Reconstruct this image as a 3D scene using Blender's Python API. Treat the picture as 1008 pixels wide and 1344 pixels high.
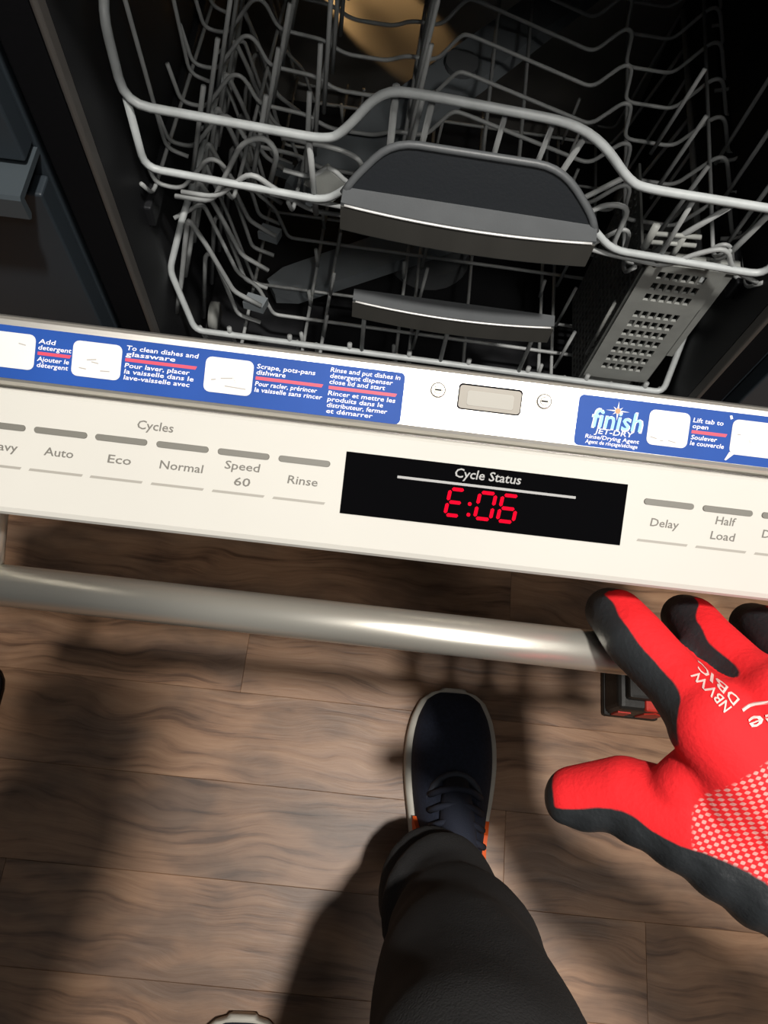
import bpy, bmesh, math, random
import numpy as np
from mathutils import Vector, Matrix
from mathutils.bvhtree import BVHTree

for o in list(bpy.data.objects):
    bpy.data.objects.remove(o)
random.seed(7)
SC = bpy.context.scene
COL = SC.collection
V = Vector

# ------------------------------------------------------------------ camera
cam_d = bpy.data.cameras.new('camera')
cam = bpy.data.objects.new('camera', cam_d)
COL.objects.link(cam)
cam_d.sensor_fit = 'VERTICAL'
cam_d.sensor_height = 36.0
cam_d.lens = 36.0 * 1010.0 / 1344.0
cam_d.clip_start = 0.01
RIGHT = V((.9929, .0960, .0700))
UP = V((-.1149, .9252, .3617))
FWD = V((.0300, .3672, -.9297))
cam.matrix_world = Matrix((
    (RIGHT.x, UP.x, -FWD.x, 0.0),
    (RIGHT.y, UP.y, -FWD.y, 0.0),
    (RIGHT.z, UP.z, -FWD.z, 1.0),
    (0, 0, 0, 1)))
SC.camera = cam

# ------------------------------------------------------------------ light
world = bpy.data.worlds.new('room_light')
SC.world = world
world.use_nodes = True
bg = world.node_tree.nodes['Background']
bg.inputs[0].default_value = (.90, .96, 1.0, 1)
bg.inputs[1].default_value = .055

def area(name, loc, target, size, power, color=(1, .955, .89)):
    l = bpy.data.lights.new(name, 'AREA')
    l.shape = 'DISK'
    l.size = size
    l.energy = power
    l.color = color
    o = bpy.data.objects.new(name, l)
    COL.objects.link(o)
    o.location = loc
    o.rotation_euler = (V(target) - V(loc)).to_track_quat('-Z', 'Y').to_euler()
    return o

area('ceiling_light_key', (.255, -.13, 2.42), (0, .1, 0), .11, 42)
area('ceiling_light_behind', (.58, -.95, 2.42), (0, .4, .3), .30, 12)
area('added_fill_light', (-.10, -.62, 2.46), (-.1, -.3, 0), 1.4, 5)  # soft overhead fill added so the steel strip reflects white
SC.view_settings.view_transform = 'Standard'
SC.view_settings.look = 'None'
SC.view_settings.exposure = 0.0
SC.view_settings.gamma = 1.0
SC.view_settings.use_curve_mapping = False

# ------------------------------------------------------------------ materials
def mat(name, color, rough=.5, metal=0.0, var=0.0, scale=20.0, bump=0.0, bscale=200.0,
        emit=None, spec=.5, stretch=(1, 1, 1), coat=0.0, alpha=1.0, trans=0.0):
    m = bpy.data.materials.new(name)
    m.use_nodes = True
    nt = m.node_tree
    b = nt.nodes['Principled BSDF']
    b.inputs['Base Color'].default_value = (*color, 1)
    b.inputs['Roughness'].default_value = rough
    b.inputs['Metallic'].default_value = metal
    b.inputs['Specular IOR Level'].default_value = spec
    b.inputs['Coat Weight'].default_value = coat
    b.inputs['Alpha'].default_value = alpha
    b.inputs['Transmission Weight'].default_value = trans
    if emit:
        b.inputs['Emission Color'].default_value = (*emit[0], 1)
        b.inputs['Emission Strength'].default_value = emit[1]
    if var or bump:
        tc = nt.nodes.new('ShaderNodeTexCoord')
        mp = nt.nodes.new('ShaderNodeMapping')
        mp.inputs['Scale'].default_value = stretch
        nt.links.new(tc.outputs['Object'], mp.inputs[0])
    if var:
        n = nt.nodes.new('ShaderNodeTexNoise')
        n.inputs['Scale'].default_value = scale
        n.inputs['Detail'].default_value = 5
        nt.links.new(mp.outputs[0], n.inputs['Vector'])
        r = nt.nodes.new('ShaderNodeValToRGB')
        r.color_ramp.elements[0].position = .3
        r.color_ramp.elements[1].position = .7
        r.color_ramp.elements[0].color = (*[c * (1 - var) for c in color], 1)
        r.color_ramp.elements[1].color = (*[min(1, c * (1 + var)) for c in color], 1)
        nt.links.new(n.outputs[0], r.inputs[0])
        nt.links.new(r.outputs[0], b.inputs['Base Color'])
    if bump:
        n2 = nt.nodes.new('ShaderNodeTexNoise')
        n2.inputs['Scale'].default_value = bscale
        n2.inputs['Detail'].default_value = 3
        nt.links.new(mp.outputs[0], n2.inputs['Vector'])
        bp = nt.nodes.new('ShaderNodeBump')
        bp.inputs['Strength'].default_value = bump
        bp.inputs['Distance'].default_value = .002
        nt.links.new(n2.outputs[0], bp.inputs['Height'])
        nt.links.new(bp.outputs[0], b.inputs['Normal'])
    return m

def wood_mat():
    m = bpy.data.materials.new('dark_oak')
    m.use_nodes = True
    nt = m.node_tree
    L = nt.links.new
    b = nt.nodes['Principled BSDF']
    tc = nt.nodes.new('ShaderNodeTexCoord')
    oi = nt.nodes.new('ShaderNodeObjectInfo')
    # every plank samples the grain somewhere else
    off = nt.nodes.new('ShaderNodeVectorMath'); off.operation = 'SCALE'
    off.inputs[0].default_value = (13.7, 5.3, 3.1)
    L(oi.outputs['Random'], off.inputs['Scale'])
    add = nt.nodes.new('ShaderNodeVectorMath'); add.operation = 'ADD'
    L(tc.outputs['Object'], add.inputs[0]); L(off.outputs[0], add.inputs[1])
    # large swirls that bend the grain
    warp = nt.nodes.new('ShaderNodeTexNoise')
    mpw = nt.nodes.new('ShaderNodeMapping'); mpw.inputs['Scale'].default_value = (5.5, 9, 1)
    L(add.outputs[0], mpw.inputs[0]); L(mpw.outputs[0], warp.inputs['Vector'])
    warp.inputs['Scale'].default_value = 1.0; warp.inputs['Detail'].default_value = 2
    sub = nt.nodes.new('ShaderNodeVectorMath'); sub.operation = 'MULTIPLY_ADD'
    L(warp.outputs['Color'], sub.inputs[0]); sub.inputs[1].default_value = (0, .075, 0)
    L(add.outputs[0], sub.inputs[2])
    g = nt.nodes.new('ShaderNodeTexNoise')
    mpg = nt.nodes.new('ShaderNodeMapping'); mpg.inputs['Scale'].default_value = (6, 95, 1)
    L(sub.outputs[0], mpg.inputs[0]); L(mpg.outputs[0], g.inputs['Vector'])
    g.inputs['Scale'].default_value = 1.0; g.inputs['Detail'].default_value = 6; g.inputs['Roughness'].default_value = .62
    r = nt.nodes.new('ShaderNodeValToRGB')
    e = r.color_ramp.elements
    e[0].position = .33; e[0].color = (.124, .065, .036, 1)
    e[1].position = .66; e[1].color = (.335, .203, .122, 1)
    mid = e.new(.45); mid.color = (.250, .141, .081, 1)
    L(g.outputs[0], r.inputs[0])
    blot = nt.nodes.new('ShaderNodeTexNoise')
    mpb = nt.nodes.new('ShaderNodeMapping'); mpb.inputs['Scale'].default_value = (5, 11, 1)
    L(add.outputs[0], mpb.inputs[0]); L(mpb.outputs[0], blot.inputs['Vector'])
    blot.inputs['Scale'].default_value = 1.6; blot.inputs['Detail'].default_value = 4
    br = nt.nodes.new('ShaderNodeValToRGB')
    br.color_ramp.elements[0].position = .36; br.color_ramp.elements[0].color = (.55, .55, .58, 1)
    br.color_ramp.elements[1].position = .58; br.color_ramp.elements[1].color = (1.08, 1.04, 1.0, 1)
    L(blot.outputs[0], br.inputs[0])
    mx = nt.nodes.new('ShaderNodeMix'); mx.data_type = 'RGBA'; mx.blend_type = 'MULTIPLY'
    mx.inputs[0].default_value = 1.0
    L(r.outputs[0], mx.inputs[6]); L(br.outputs[0], mx.inputs[7])
    hs = nt.nodes.new('ShaderNodeHueSaturation')
    ma = nt.nodes.new('ShaderNodeMapRange')
    ma.inputs[3].default_value = .85; ma.inputs[4].default_value = 1.2
    L(oi.outputs['Random'], ma.inputs[0]); L(ma.outputs[0], hs.inputs['Value'])
    L(mx.outputs[2], hs.inputs['Color'])
    L(hs.outputs[0], b.inputs['Base Color'])
    b.inputs['Roughness'].default_value = .42
    b.inputs['Specular IOR Level'].default_value = .45
    bp = nt.nodes.new('ShaderNodeBump'); bp.inputs['Strength'].default_value = .25; bp.inputs['Distance'].default_value = .002
    L(g.outputs[0], bp.inputs['Height']); L(bp.outputs[0], b.inputs['Normal'])
    return m

def glove_mat():
    m = bpy.data.materials.new('dipped_knit')
    m.use_nodes = True
    nt = m.node_tree
    L = nt.links.new
    N = nt.nodes.new
    b = nt.nodes['Principled BSDF']
    tc = N('ShaderNodeTexCoord')
    a = N('ShaderNodeAttribute'); a.attribute_name = 'coat'
    nz = N('ShaderNodeTexNoise'); nz.inputs['Scale'].default_value = 90
    L(tc.outputs['Object'], nz.inputs['Vector'])
    ad = N('ShaderNodeMath'); ad.operation = 'MULTIPLY_ADD'
    L(nz.outputs[0], ad.inputs[0]); ad.inputs[1].default_value = .14; L(a.outputs['Fac'], ad.inputs[2])
    st = N('ShaderNodeMapRange'); st.inputs[1].default_value = .04; st.inputs[2].default_value = .10
    L(ad.outputs[0], st.inputs[0])
    # white woven dots at the cuff
    uv = N('ShaderNodeAttribute'); uv.attribute_name = 'cuff'
    sx = N('ShaderNodeSeparateXYZ'); L(uv.outputs['Vector'], sx.inputs[0])
    def wave(sock, pitch, phase=None):
        d = N('ShaderNodeMath'); d.operation = 'MULTIPLY'; d.inputs[1].default_value = 2 * math.pi / pitch
        L(sock, d.inputs[0])
        s = N('ShaderNodeMath'); s.operation = 'SINE'; L(d.outputs[0], s.inputs[0])
        return s.outputs[0]
    w1 = wave(sx.outputs[0], .0022)
    w2 = wave(sx.outputs[1], .0029)
    mxx = N('ShaderNodeMath'); mxx.operation = 'ADD'; L(w1, mxx.inputs[0]); L(w2, mxx.inputs[1])
    dot = N('ShaderNodeMapRange'); dot.inputs[1].default_value = .05; dot.inputs[2].default_value = .8
    L(mxx.outputs[0], dot.inputs[0])
    ins = N('ShaderNodeMapRange'); ins.inputs[1].default_value = .0; ins.inputs[2].default_value = .0008
    L(sx.outputs[2], ins.inputs[0])
    dm = N('ShaderNodeMath'); dm.operation = 'MULTIPLY'; L(dot.outputs[0], dm.inputs[0]); L(ins.outputs[0], dm.inputs[1])
    red = N('ShaderNodeMix'); red.data_type = 'RGBA'
    red.inputs[6].default_value = (.86, .012, .018, 1); red.inputs[7].default_value = (.80, .34, .31, 1)
    L(dm.outputs[0], red.inputs[0])
    cm = N('ShaderNodeMix'); cm.data_type = 'RGBA'
    cm.inputs[6].default_value = (.022, .025, .028, 1)
    L(red.outputs[2], cm.inputs[7]); L(st.outputs[0], cm.inputs[0])
    L(cm.outputs[2], b.inputs['Base Color'])
    rr = N('ShaderNodeMapRange'); rr.inputs[3].default_value = .48; rr.inputs[4].default_value = .85
    L(st.outputs[0], rr.inputs[0]); L(rr.outputs[0], b.inputs['Roughness'])
    n2 = N('ShaderNodeTexNoise'); n2.inputs['Scale'].default_value = 420; n2.inputs['Detail'].default_value = 3
    L(tc.outputs['Object'], n2.inputs['Vector'])
    bp = N('ShaderNodeBump'); bp.inputs['Strength'].default_value = .35; bp.inputs['Distance'].default_value = .001
    L(n2.outputs[0], bp.inputs['Height']); L(bp.outputs[0], b.inputs['Normal'])
    return m

MT = dict(
    wood=wood_mat(), glove=glove_mat(),
    seam=mat('plank_gap', (.030, .019, .012), .9),
    steel=mat('brushed_steel', (.70, .675, .63), .36, .9, var=.05, scale=6, stretch=(3, 200, 200), bump=.04, bscale=60),
    outer=mat('door_steel', (.62, .60, .57), .28, .95, bump=.05, bscale=90, stretch=(300, 2, 2)),
    panel=mat('silver_console', (.55, .537, .495), .6, .0, var=.03, scale=9),
    bar=mat('handle_steel', (.78, .75, .67), .33, .8, bump=.03, bscale=90, stretch=(2, 200, 200)),
    blue=mat('sticker_blue', (.015, .068, .31), .5, var=.08, scale=30, spec=.15),
    white=mat('sticker_white', (.72, .71, .69), .4, var=.02, scale=60),
    ink=mat('sticker_ink', (.80, .78, .86), .5),
    redink=mat('sticker_red', (.60, .05, .10), .5),
    faint=mat('faint_grey_ink', (.36, .34, .32), .6),
    cyan=mat('logo_cyan', (.25, .62, .88), .4),
    orange=mat('logo_orange', (.85, .22, .08), .4),
    btn=mat('button_taupe', (.15, .145, .125), .5),
    latchgrey=mat('latch_grey', (.20, .185, .16), .5, .2),
    line=mat('line_grey', (.32, .305, .27), .5),
    word=mat('console_print', (.15, .142, .125), .6),
    black=mat('display_glass', (.0025, .0025, .003), .30, spec=.0),
    dispink=mat('display_print', (.30, .30, .30), .5),
    led=mat('red_led', (.08, 0, .003), 1.0, emit=((1, .004, .025), 1.15), spec=0),
    ledoff=mat('dark_led', (.03, .001, .002), .4),
    tub=mat('darkened_tub_steel', (.028, .029, .032), .5, .5, spec=.15, var=.15, scale=8),  # stainless steel darkened to stand for the shade inside the tub
    tubback_lit=mat('lightened_tub_back', (.30, .29, .27), .42, .5, var=.15, scale=8),  # same steel, lightened so the warm glow shows on it
    rubber=mat('black_rubber', (.005, .005, .006), .85, bump=.1, spec=.08),
    edge=mat('tub_edge', (.10, .092, .085), .5, .2),
    wire=mat('coated_wire', (.50, .53, .535), .42, .0, var=.12, scale=60),
    wire_shaded=mat('shaded_coated_wire', (.36, .375, .375), .45, .0, var=.12, scale=60),  # same coating as the rails, darkened for the shade deeper in the racks
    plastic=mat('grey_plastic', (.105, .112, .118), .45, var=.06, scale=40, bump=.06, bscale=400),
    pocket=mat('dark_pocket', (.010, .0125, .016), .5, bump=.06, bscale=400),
    chrome=mat('chrome_trim', (.17, .165, .15), .32, .55, var=.1, scale=5, stretch=(6, 1, 1)),
    shine=mat('bright_edge', (.88, .88, .87), .35, .2),
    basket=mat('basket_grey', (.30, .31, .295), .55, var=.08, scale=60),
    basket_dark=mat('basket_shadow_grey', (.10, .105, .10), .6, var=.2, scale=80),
    sprayarm=mat('spray_arm_grey', (.17, .19, .205), .42, var=.06, scale=30),
    cab=mat('cabinet_paint', (.030, .040, .050), .5, var=.06, scale=5),
    pull=mat('cabinet_pull', (.085, .105, .12), .4, .3),
    stone=mat('worktop_stone', (.10, .095, .09), .25, var=.35, scale=60),
    wall=mat('wall_paint', (.55, .52, .47), .8, var=.03, scale=6),
    toolblack=mat('tool_black', (.018, .016, .014), .5, bump=.08),
    toolred=mat('tool_red', (.62, .035, .02), .45),
    navy=mat('shoe_navy_knit', (.014, .019, .038), .85, var=.25, scale=300, bump=.3, bscale=900),
    lace=mat('shoe_lace', (.020, .025, .044), .8, bump=.3, bscale=900),
    vamp=mat('shoe_overlay', (.045, .052, .070), .75),
    sole=mat('shoe_sole', (.60, .57, .50), .6, var=.06, scale=40),
    swoosh=mat('shoe_orange', (.90, .13, .02), .5),
    denim=mat('black_denim', (.019, .0185, .019), .9, var=.35, scale=14, bump=.45, bscale=650),
    jumper=mat('dark_jumper', (.03, .032, .036), .95, bump=.4, bscale=300),
    skin=mat('skin', (.55, .34, .25), .5),
    hair=mat('hair', (.03, .02, .015), .7, bump=.5, bscale=300),
    print=mat('glove_print', (.86, .62, .58), .7),
    lampwarm=mat('added_lamp_lens', (.9, .7, .4), .3, emit=((1, .6, .25), 3.0)),  # glowing lens of the lamp added for the tub's warm patch
)

# ------------------------------------------------------------------ helpers
def empty(name, loc, label=None, cat=None, group=None):
    o = bpy.data.objects.new(name, None)
    COL.objects.link(o)
    o.empty_display_size = .05
    o.location = loc
    if label: o['label'] = label
    if cat: o['category'] = cat
    if group: o['group'] = group
    return o

def root_loc(p):
    while p.parent: p = p.parent
    return V(p.location)

def mesh(name, verts, faces, m, parent=None, smooth=False, label=None):
    """world-space vertices; stored relative to the parent's root"""
    off = root_loc(parent) if parent else V((0, 0, 0))
    me = bpy.data.meshes.new(name)
    me.from_pydata([tuple(V(v) - off) for v in verts], [], faces)
    me.validate(); me.update()
    bm = bmesh.new(); bm.from_mesh(me)
    bmesh.ops.recalc_face_normals(bm, faces=bm.faces)
    bm.to_mesh(me); bm.free()
    me.materials.append(MT[m] if isinstance(m, str) else m)
    if smooth:
        for p in me.polygons: p.use_smooth = True
    o = bpy.data.objects.new(name, me)
    COL.objects.link(o)
    o.parent = parent
    if label: o['label'] = label
    return o

def from_bm(name, bm, m, parent=None, smooth=False, label=None):
    vs = [v.co.copy() for v in bm.verts]
    bm.verts.index_update()
    fs = [[v.index for v in f.verts] for f in bm.faces]
    bm.free()
    return mesh(name, vs, fs, m, parent, smooth, label)

def box_bm(x0, x1, y0, y1, z0, z1, bev=0.0, seg=2):
    bm = bmesh.new()
    bmesh.ops.create_cube(bm, size=1)
    for v in bm.verts:
        v.co = V(((x0 + x1) / 2 + v.co.x * (x1 - x0), (y0 + y1) / 2 + v.co.y * (y1 - y0), (z0 + z1) / 2 + v.co.z * (z1 - z0)))
    if bev:
        bmesh.ops.bevel(bm, geom=list(bm.edges), offset=bev, segments=seg, affect='EDGES', profile=.5)
    return bm

def box(name, x0, x1, y0, y1, z0, z1, m, parent=None, bev=0.002, label=None):
    return from_bm(name, box_bm(x0, x1, y0, y1, z0, z1, bev), m, parent, False, label)

def fillet(pts, r, n=4):
    pts = [V(p) for p in pts]
    if r <= 0 or len(pts) < 3: return pts
    out = [pts[0]]
    for a, b, c in zip(pts[:-2], pts[1:-1], pts[2:]):
        d1, d2 = (a - b), (c - b)
        k1 = min(r, d1.length * .48); k2 = min(r, d2.length * .48)
        p1, p2 = b + d1.normalized() * k1, b + d2.normalized() * k2
        for i in range(n + 1):
            t = i / n
            out.append(p1 * (1 - t) ** 2 + b * 2 * t * (1 - t) + p2 * t * t)
    out.append(pts[-1])
    return out

def tube_geo(pts, rad, sides=8, cap=True):
    """tube along pts; rad a number or one per point"""
    pts = [V(p) for p in pts]
    q = [pts[0]]
    keep = [0]
    for i, p in enumerate(pts[1:], 1):
        if (p - q[-1]).length > 1e-6:
            q.append(p); keep.append(i)
    rads = [rad] * len(q) if not hasattr(rad, '__len__') else [rad[i] for i in keep]
    pts = q
    vs, fs = [], []
    prev = None
    for i, p in enumerate(pts):
        if i == 0: d = pts[1] - p
        elif i == len(pts) - 1: d = p - pts[-2]
        else: d = (pts[i + 1] - p).normalized() + (p - pts[i - 1]).normalized()
        d.normalize()
        if prev is None:
            ref = V((0, 0, 1)) if abs(d.z) < .9 else V((1, 0, 0))
            n = (ref - d * ref.dot(d)).normalized()
        else:
            n = (prev - d * prev.dot(d)).normalized()
        prev = n
        b = d.cross(n)
        for k in range(sides):
            a = 2 * math.pi * k / sides
            vs.append(p + (n * math.cos(a) + b * math.sin(a)) * rads[i])
    for i in range(len(pts) - 1):
        for k in range(sides):
            k2 = (k + 1) % sides
            fs.append((i * sides + k, i * sides + k2, (i + 1) * sides + k2, (i + 1) * sides + k))
    if cap:
        fs.append(tuple(range(sides))[::-1])
        fs.append(tuple((len(pts) - 1) * sides + k for k in range(sides)))
    return vs, fs

def wire(name, pts, rad, m, parent, fil=.008, sides=8, xf=None, label=None):
    p = fillet(pts, fil)
    if xf: p = [xf(v) for v in p]
    vs, fs = tube_geo(p, rad, sides)
    return mesh(name, vs, fs, m, parent, True, label)

def rrect(u0, u1, t0, t1, r, n=4):
    pts = []
    for cx, cy, a0 in ((u1 - r, t1 - r, 0), (u0 + r, t1 - r, 90), (u0 + r, t0 + r, 180), (u1 - r, t0 + r, 270)):
        for i in range(n + 1):
            a = math.radians(a0 + 90 * i / n)
            pts.append((cx + r * math.cos(a), cy + r * math.sin(a)))
    return pts

def prism(name, poly, h0, h1, fn, m, parent, label=None, inset=0.0):
    """poly in a plane, extruded from h0 to h1; fn maps (u,t,h) to the world"""
    n = len(poly)
    cx = sum(p[0] for p in poly) / n; cy = sum(p[1] for p in poly) / n
    vs = [fn(u, t, h0) for u, t in poly] + [fn(u, t, h1 - inset) for u, t in poly]
    fs = [tuple(range(n))[::-1]]
    for i in range(n):
        j = (i + 1) % n
        fs.append((i, j, n + j, n + i))
    if inset:
        def ins(p):
            d = math.hypot(p[0] - cx, p[1] - cy) or 1
            return (p[0] - (p[0] - cx) / d * inset, p[1] - (p[1] - cy) / d * inset)
        vs += [fn(*ins(p), h1) for p in poly]
        for i in range(n):
            j = (i + 1) % n
            fs.append((n + i, n + j, 2 * n + j, 2 * n + i))
        fs.append(tuple(range(2 * n, 3 * n)))
    else:
        fs.append(tuple(range(n, 2 * n)))
    return mesh(name, vs, fs, m, parent, False, label)

def text_geo(s, res=2, bold=0.0):
    cu = bpy.data.curves.new('txt', 'FONT')
    cu.body = s
    cu.size = 1.0
    cu.offset = bold
    cu.resolution_u = res
    o = bpy.data.objects.new('txt', cu)
    COL.objects.link(o)
    bpy.context.view_layer.update()
    me = bpy.data.meshes.new_from_object(o)
    vs = [v.co.copy() for v in me.vertices]
    fs = [tuple(p.vertices) for p in me.polygons]
    bpy.data.objects.remove(o); bpy.data.curves.remove(cu); bpy.data.meshes.remove(me)
    return vs, fs

def lettering(name, s, u0, u1, tbase, cap, h, fn, m, parent, slant=0.0, label=None, bold=.012):
    """word from u0 to u1, baseline at tbase (mm), capitals cap high"""
    vs, fs = text_geo(s, 2, bold)
    x0 = min(v.x for v in vs); x1 = max(v.x for v in vs)
    k = (u1 - u0) / (x1 - x0)
    ky = cap / .69
    out = [fn(u0 + (v.x - x0) * k + slant * v.y * ky, tbase - v.y * ky, h) for v in vs]
    return mesh(name, out, fs, m, parent, False, label)

# ------------------------------------------------------------------ the setting
FLOOR = box('floor', -1.5, 1.6, -1.6, 1.06, -.04, -.0125, 'seam', None, 0)
FLOOR['kind'] = 'structure'
PW = .107
row = 0
y = .022 + PW * 9
bounds = [.022 + PW * k for k in range(-14, 10)]
for k, y0 in enumerate(bounds):
    y1 = y0 + PW
    if y1 > 1.06: y1 = 1.055
    x = -1.45 + (k * 37 % 11) * .085 - .9
    if abs(y0 - (-.085)) < .01: x = .269 - 1.8 - .4
    while x < 1.55:
        ln = random.choice((.75, .9, 1.1))
        if abs(y0 - (-.085)) < .01: ln = .9 if x < .2 else 1.1
        if abs(y0 - (-.085)) < .01 and x < -1.0: ln = .269 - .95 - x
        a, b = max(x, -1.45), min(x + ln, 1.55)
        if b - a > .05:
            bm = box_bm(-(b - a) / 2 + .00005, (b - a) / 2 - .00005, -PW / 2 + .00005, (y1 - y0) - PW / 2 - .00005, -.012, 0, .0004, 1)
            o = from_bm('plank', bm, 'wood', FLOOR)
            o.location = ((a + b) / 2, y0 + PW / 2, 0)
        x += ln
w = box('wall_back', -1.5, 1.6, 1.06, 1.12, -.02, 2.4, 'wall', None, 0); w['kind'] = 'structure'

wt = box('worktop', -1.0, 1.05, .383, 1.05, .872, .905, 'stone', None, .004)
wt['label'] = 'dark stone worktop running above the dishwasher'; wt['category'] = 'worktop'

def cabinet(x0, x1, label, pullx):
    c = empty('base_cabinet', ((x0 + x1) / 2, .74, 0), label, 'cabinet')
    box('carcass', x0, x1, .452, 1.04, .10, .868, 'cab', c, .001)
    box('toe_kick', x0 + .01, x1 - .01, .50, 1.0, .0, .10, 'rubber', c, .001)
    d = box('drawer_front', x0 + .002, x1 - .001, .430, .451, .538, .862, 'cab', c, .002)
    d2 = box('door_front', x0 + .002, x1 - .001, .430, .451, .108, .505, 'cab', c, .002)
    # long ledge pull between drawer and door
    prof = [(.451, .533), (.402, .533), (.400, .530), (.400, .511), (.403, .509), (.406, .512), (.406, .527), (.451, .527)]
    a, b = pullx
    vs = [(a, yy, zz) for yy, zz in prof] + [(b, yy, zz) for yy, zz in prof]
    n = len(prof)
    fs = [tuple(range(n)), tuple(range(n, 2 * n))[::-1]] + [(i, (i + 1) % n, n + (i + 1) % n, n + i) for i in range(n)]
    mesh('ledge_pull', vs, fs, 'pull', c)
cabinet(-.90, -.279, 'dark slate cabinet with ledge pull, left of the dishwasher', (-.88, -.279))
cabinet(.372, .98, 'dark slate cabinet right of the dishwasher, behind the gloved hand', (.40, .96))

# ------------------------------------------------------------------ dishwasher
CX = .052
DW = empty('dishwasher', (CX, .72, 0), 'open built-in dishwasher with silver control strip showing a red E:06 code', 'dishwasher')
TH = math.radians(25)
WD = V((0, -math.sin(TH), math.cos(TH)))     # up along the door
TD = V((0, -math.cos(TH), -math.sin(TH)))    # out of the door front
P0 = V((CX, .1571, .7055))

def D(u, t, h=0.0):                           # millimetres on the door's top edge
    return P0 + V((1, 0, 0)) * (u * .001) + TD * (t * .001) + WD * (h * .001)

def door_profile(name, prof, u0, u1, m, label=None, smooth=False):
    n = len(prof)
    vs = [D(u0, t, h) for t, h in prof] + [D(u1, t, h) for t, h in prof]
    fs = [tuple(range(n)), tuple(range(n, 2 * n))[::-1]] + [(i, (i + 1) % n, n + (i + 1) % n, n + i) for i in range(n)]
    return mesh(name, vs, fs, m, DW, smooth, label)

# tub shell
X0, X1, YF, YB, Z0, Z1 = -.232, .336, .452, 1.0, .125, .825
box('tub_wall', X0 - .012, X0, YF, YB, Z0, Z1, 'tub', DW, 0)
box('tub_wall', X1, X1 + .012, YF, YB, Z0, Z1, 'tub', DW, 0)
box('tub_wall', X0 - .012, X1 + .012, YB, YB + .012, Z0, Z1, 'tubback_lit', DW, 0)
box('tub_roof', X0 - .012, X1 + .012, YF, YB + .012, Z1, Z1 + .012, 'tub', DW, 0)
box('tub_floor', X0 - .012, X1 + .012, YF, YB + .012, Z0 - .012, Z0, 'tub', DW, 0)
# the front frame round the opening
for a, b in ((-.268, -.237), (.341, .366)):
    box('front_frame', a, b, .442, .470, .06, .865, 'rubber', DW, .002)
box('front_frame', -.268, .366, .442, .470, .826, .866, 'rubber', DW, .002)
box('front_frame', -.268, .366, .442, .470, .02, .118, 'rubber', DW, .002)
for a, b in ((-.2365, -.2315), (.3355, .3405)):
    box('edge_strip', a, b, .4385, .452, .118, .826, 'edge', DW, .002)
for sx in (-1, 1):
    xs = X0 + .003 if sx < 0 else X1 - .003
    box('rack_rail', xs - .004, xs + .004, .50, .98, .40, .425, 'tub', DW, .002)
# sump filter and lower spray arm
vs, fs = tube_geo([(CX, .74, .126), (CX, .74, .150)], [.06, .055], 24)
mesh('sump_filter', vs, fs, 'plastic', DW)
def blade(name, c, ang, L, wd, th, m, parent):
    ca, sa = math.cos(ang), math.sin(ang)
    N = 18
    top, bot, vs, fs = [], [], [], []
    for i in range(N + 1):
        s = -1 + 2 * i / N
        hw = wd * (.85 + .15 * (1 - abs(s)) ** .6) * (1 if abs(s) < .97 else .6)
        for e, z in ((-1, 0), (1, 0), (1, th), (-1, th)):
            px, py = s * L, e * hw * (1 if z == 0 else .8)
            vs.append((c[0] + px * ca - py * sa, c[1] + px * sa + py * ca, c[2] + z))
    for i in range(N):
        for k in range(4):
            k2 = (k + 1) % 4
            fs.append((i * 4 + k, i * 4 + k2, i * 4 + 4 + k2, i * 4 + 4 + k))
    fs.append((0, 1, 2, 3)); fs.append((N * 4, N * 4 + 1, N * 4 + 2, N * 4 + 3))
    return mesh(name, vs, fs, m, parent)
blade('spray_arm', (CX, .745, .152), math.radians(31), .235, .032, .014, 'sprayarm', DW)
# lamp added on the tub side to make the warm glow on the back wall
lm = box('added_tub_lamp', -.232, -.226, .905, .935, .395, .415, 'lampwarm', DW, .002, 'added lamp on the tub side, makes the warm glow')

# door slab
door_profile('inner_door', [(-27, -3), (-27, -640), (-10, -655), (-10, -30), (-22, -10)], -280, 280, 'tub')
door_profile('outer_door', [(44, -12), (56, -40), (57, -45), (57, -650), (46, -655), (-9, -655), (-9, -12)], -298, 298, 'outer')
steel = [(-27, -14), (-27, -2.4), (-26.2, -.9), (-24.8, 0), (-.5, 0), (1.0, -.5), (2.4, -2.0), (2.9, -4.5), (2.9, -14)]
door_profile('steel_strip', steel, -298, 298, 'steel', 'bright steel strip along the door top')
console = [(4.0, -40), (4.0, -2.2), (4.6, -.8), (5.8, 0), (54.5, 0), (56.6, -.7), (57.8, -2.4), (58, -4.5), (58, -40)]
CON = door_profile('control_panel', console, -298, 298, 'panel', 'silver control panel')
# bar handle on two posts
wire('handle_bar', [D(-262, 100, -55), D(262, 100, -55)], .0105, 'bar', DW, 0, 24, label='round brushed handle bar')
for u in (-236, 236):
    wire('handle_post', [D(u, 56, -55), D(u, 98, -55)], .0085, 'bar', DW, 0, 16)

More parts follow.
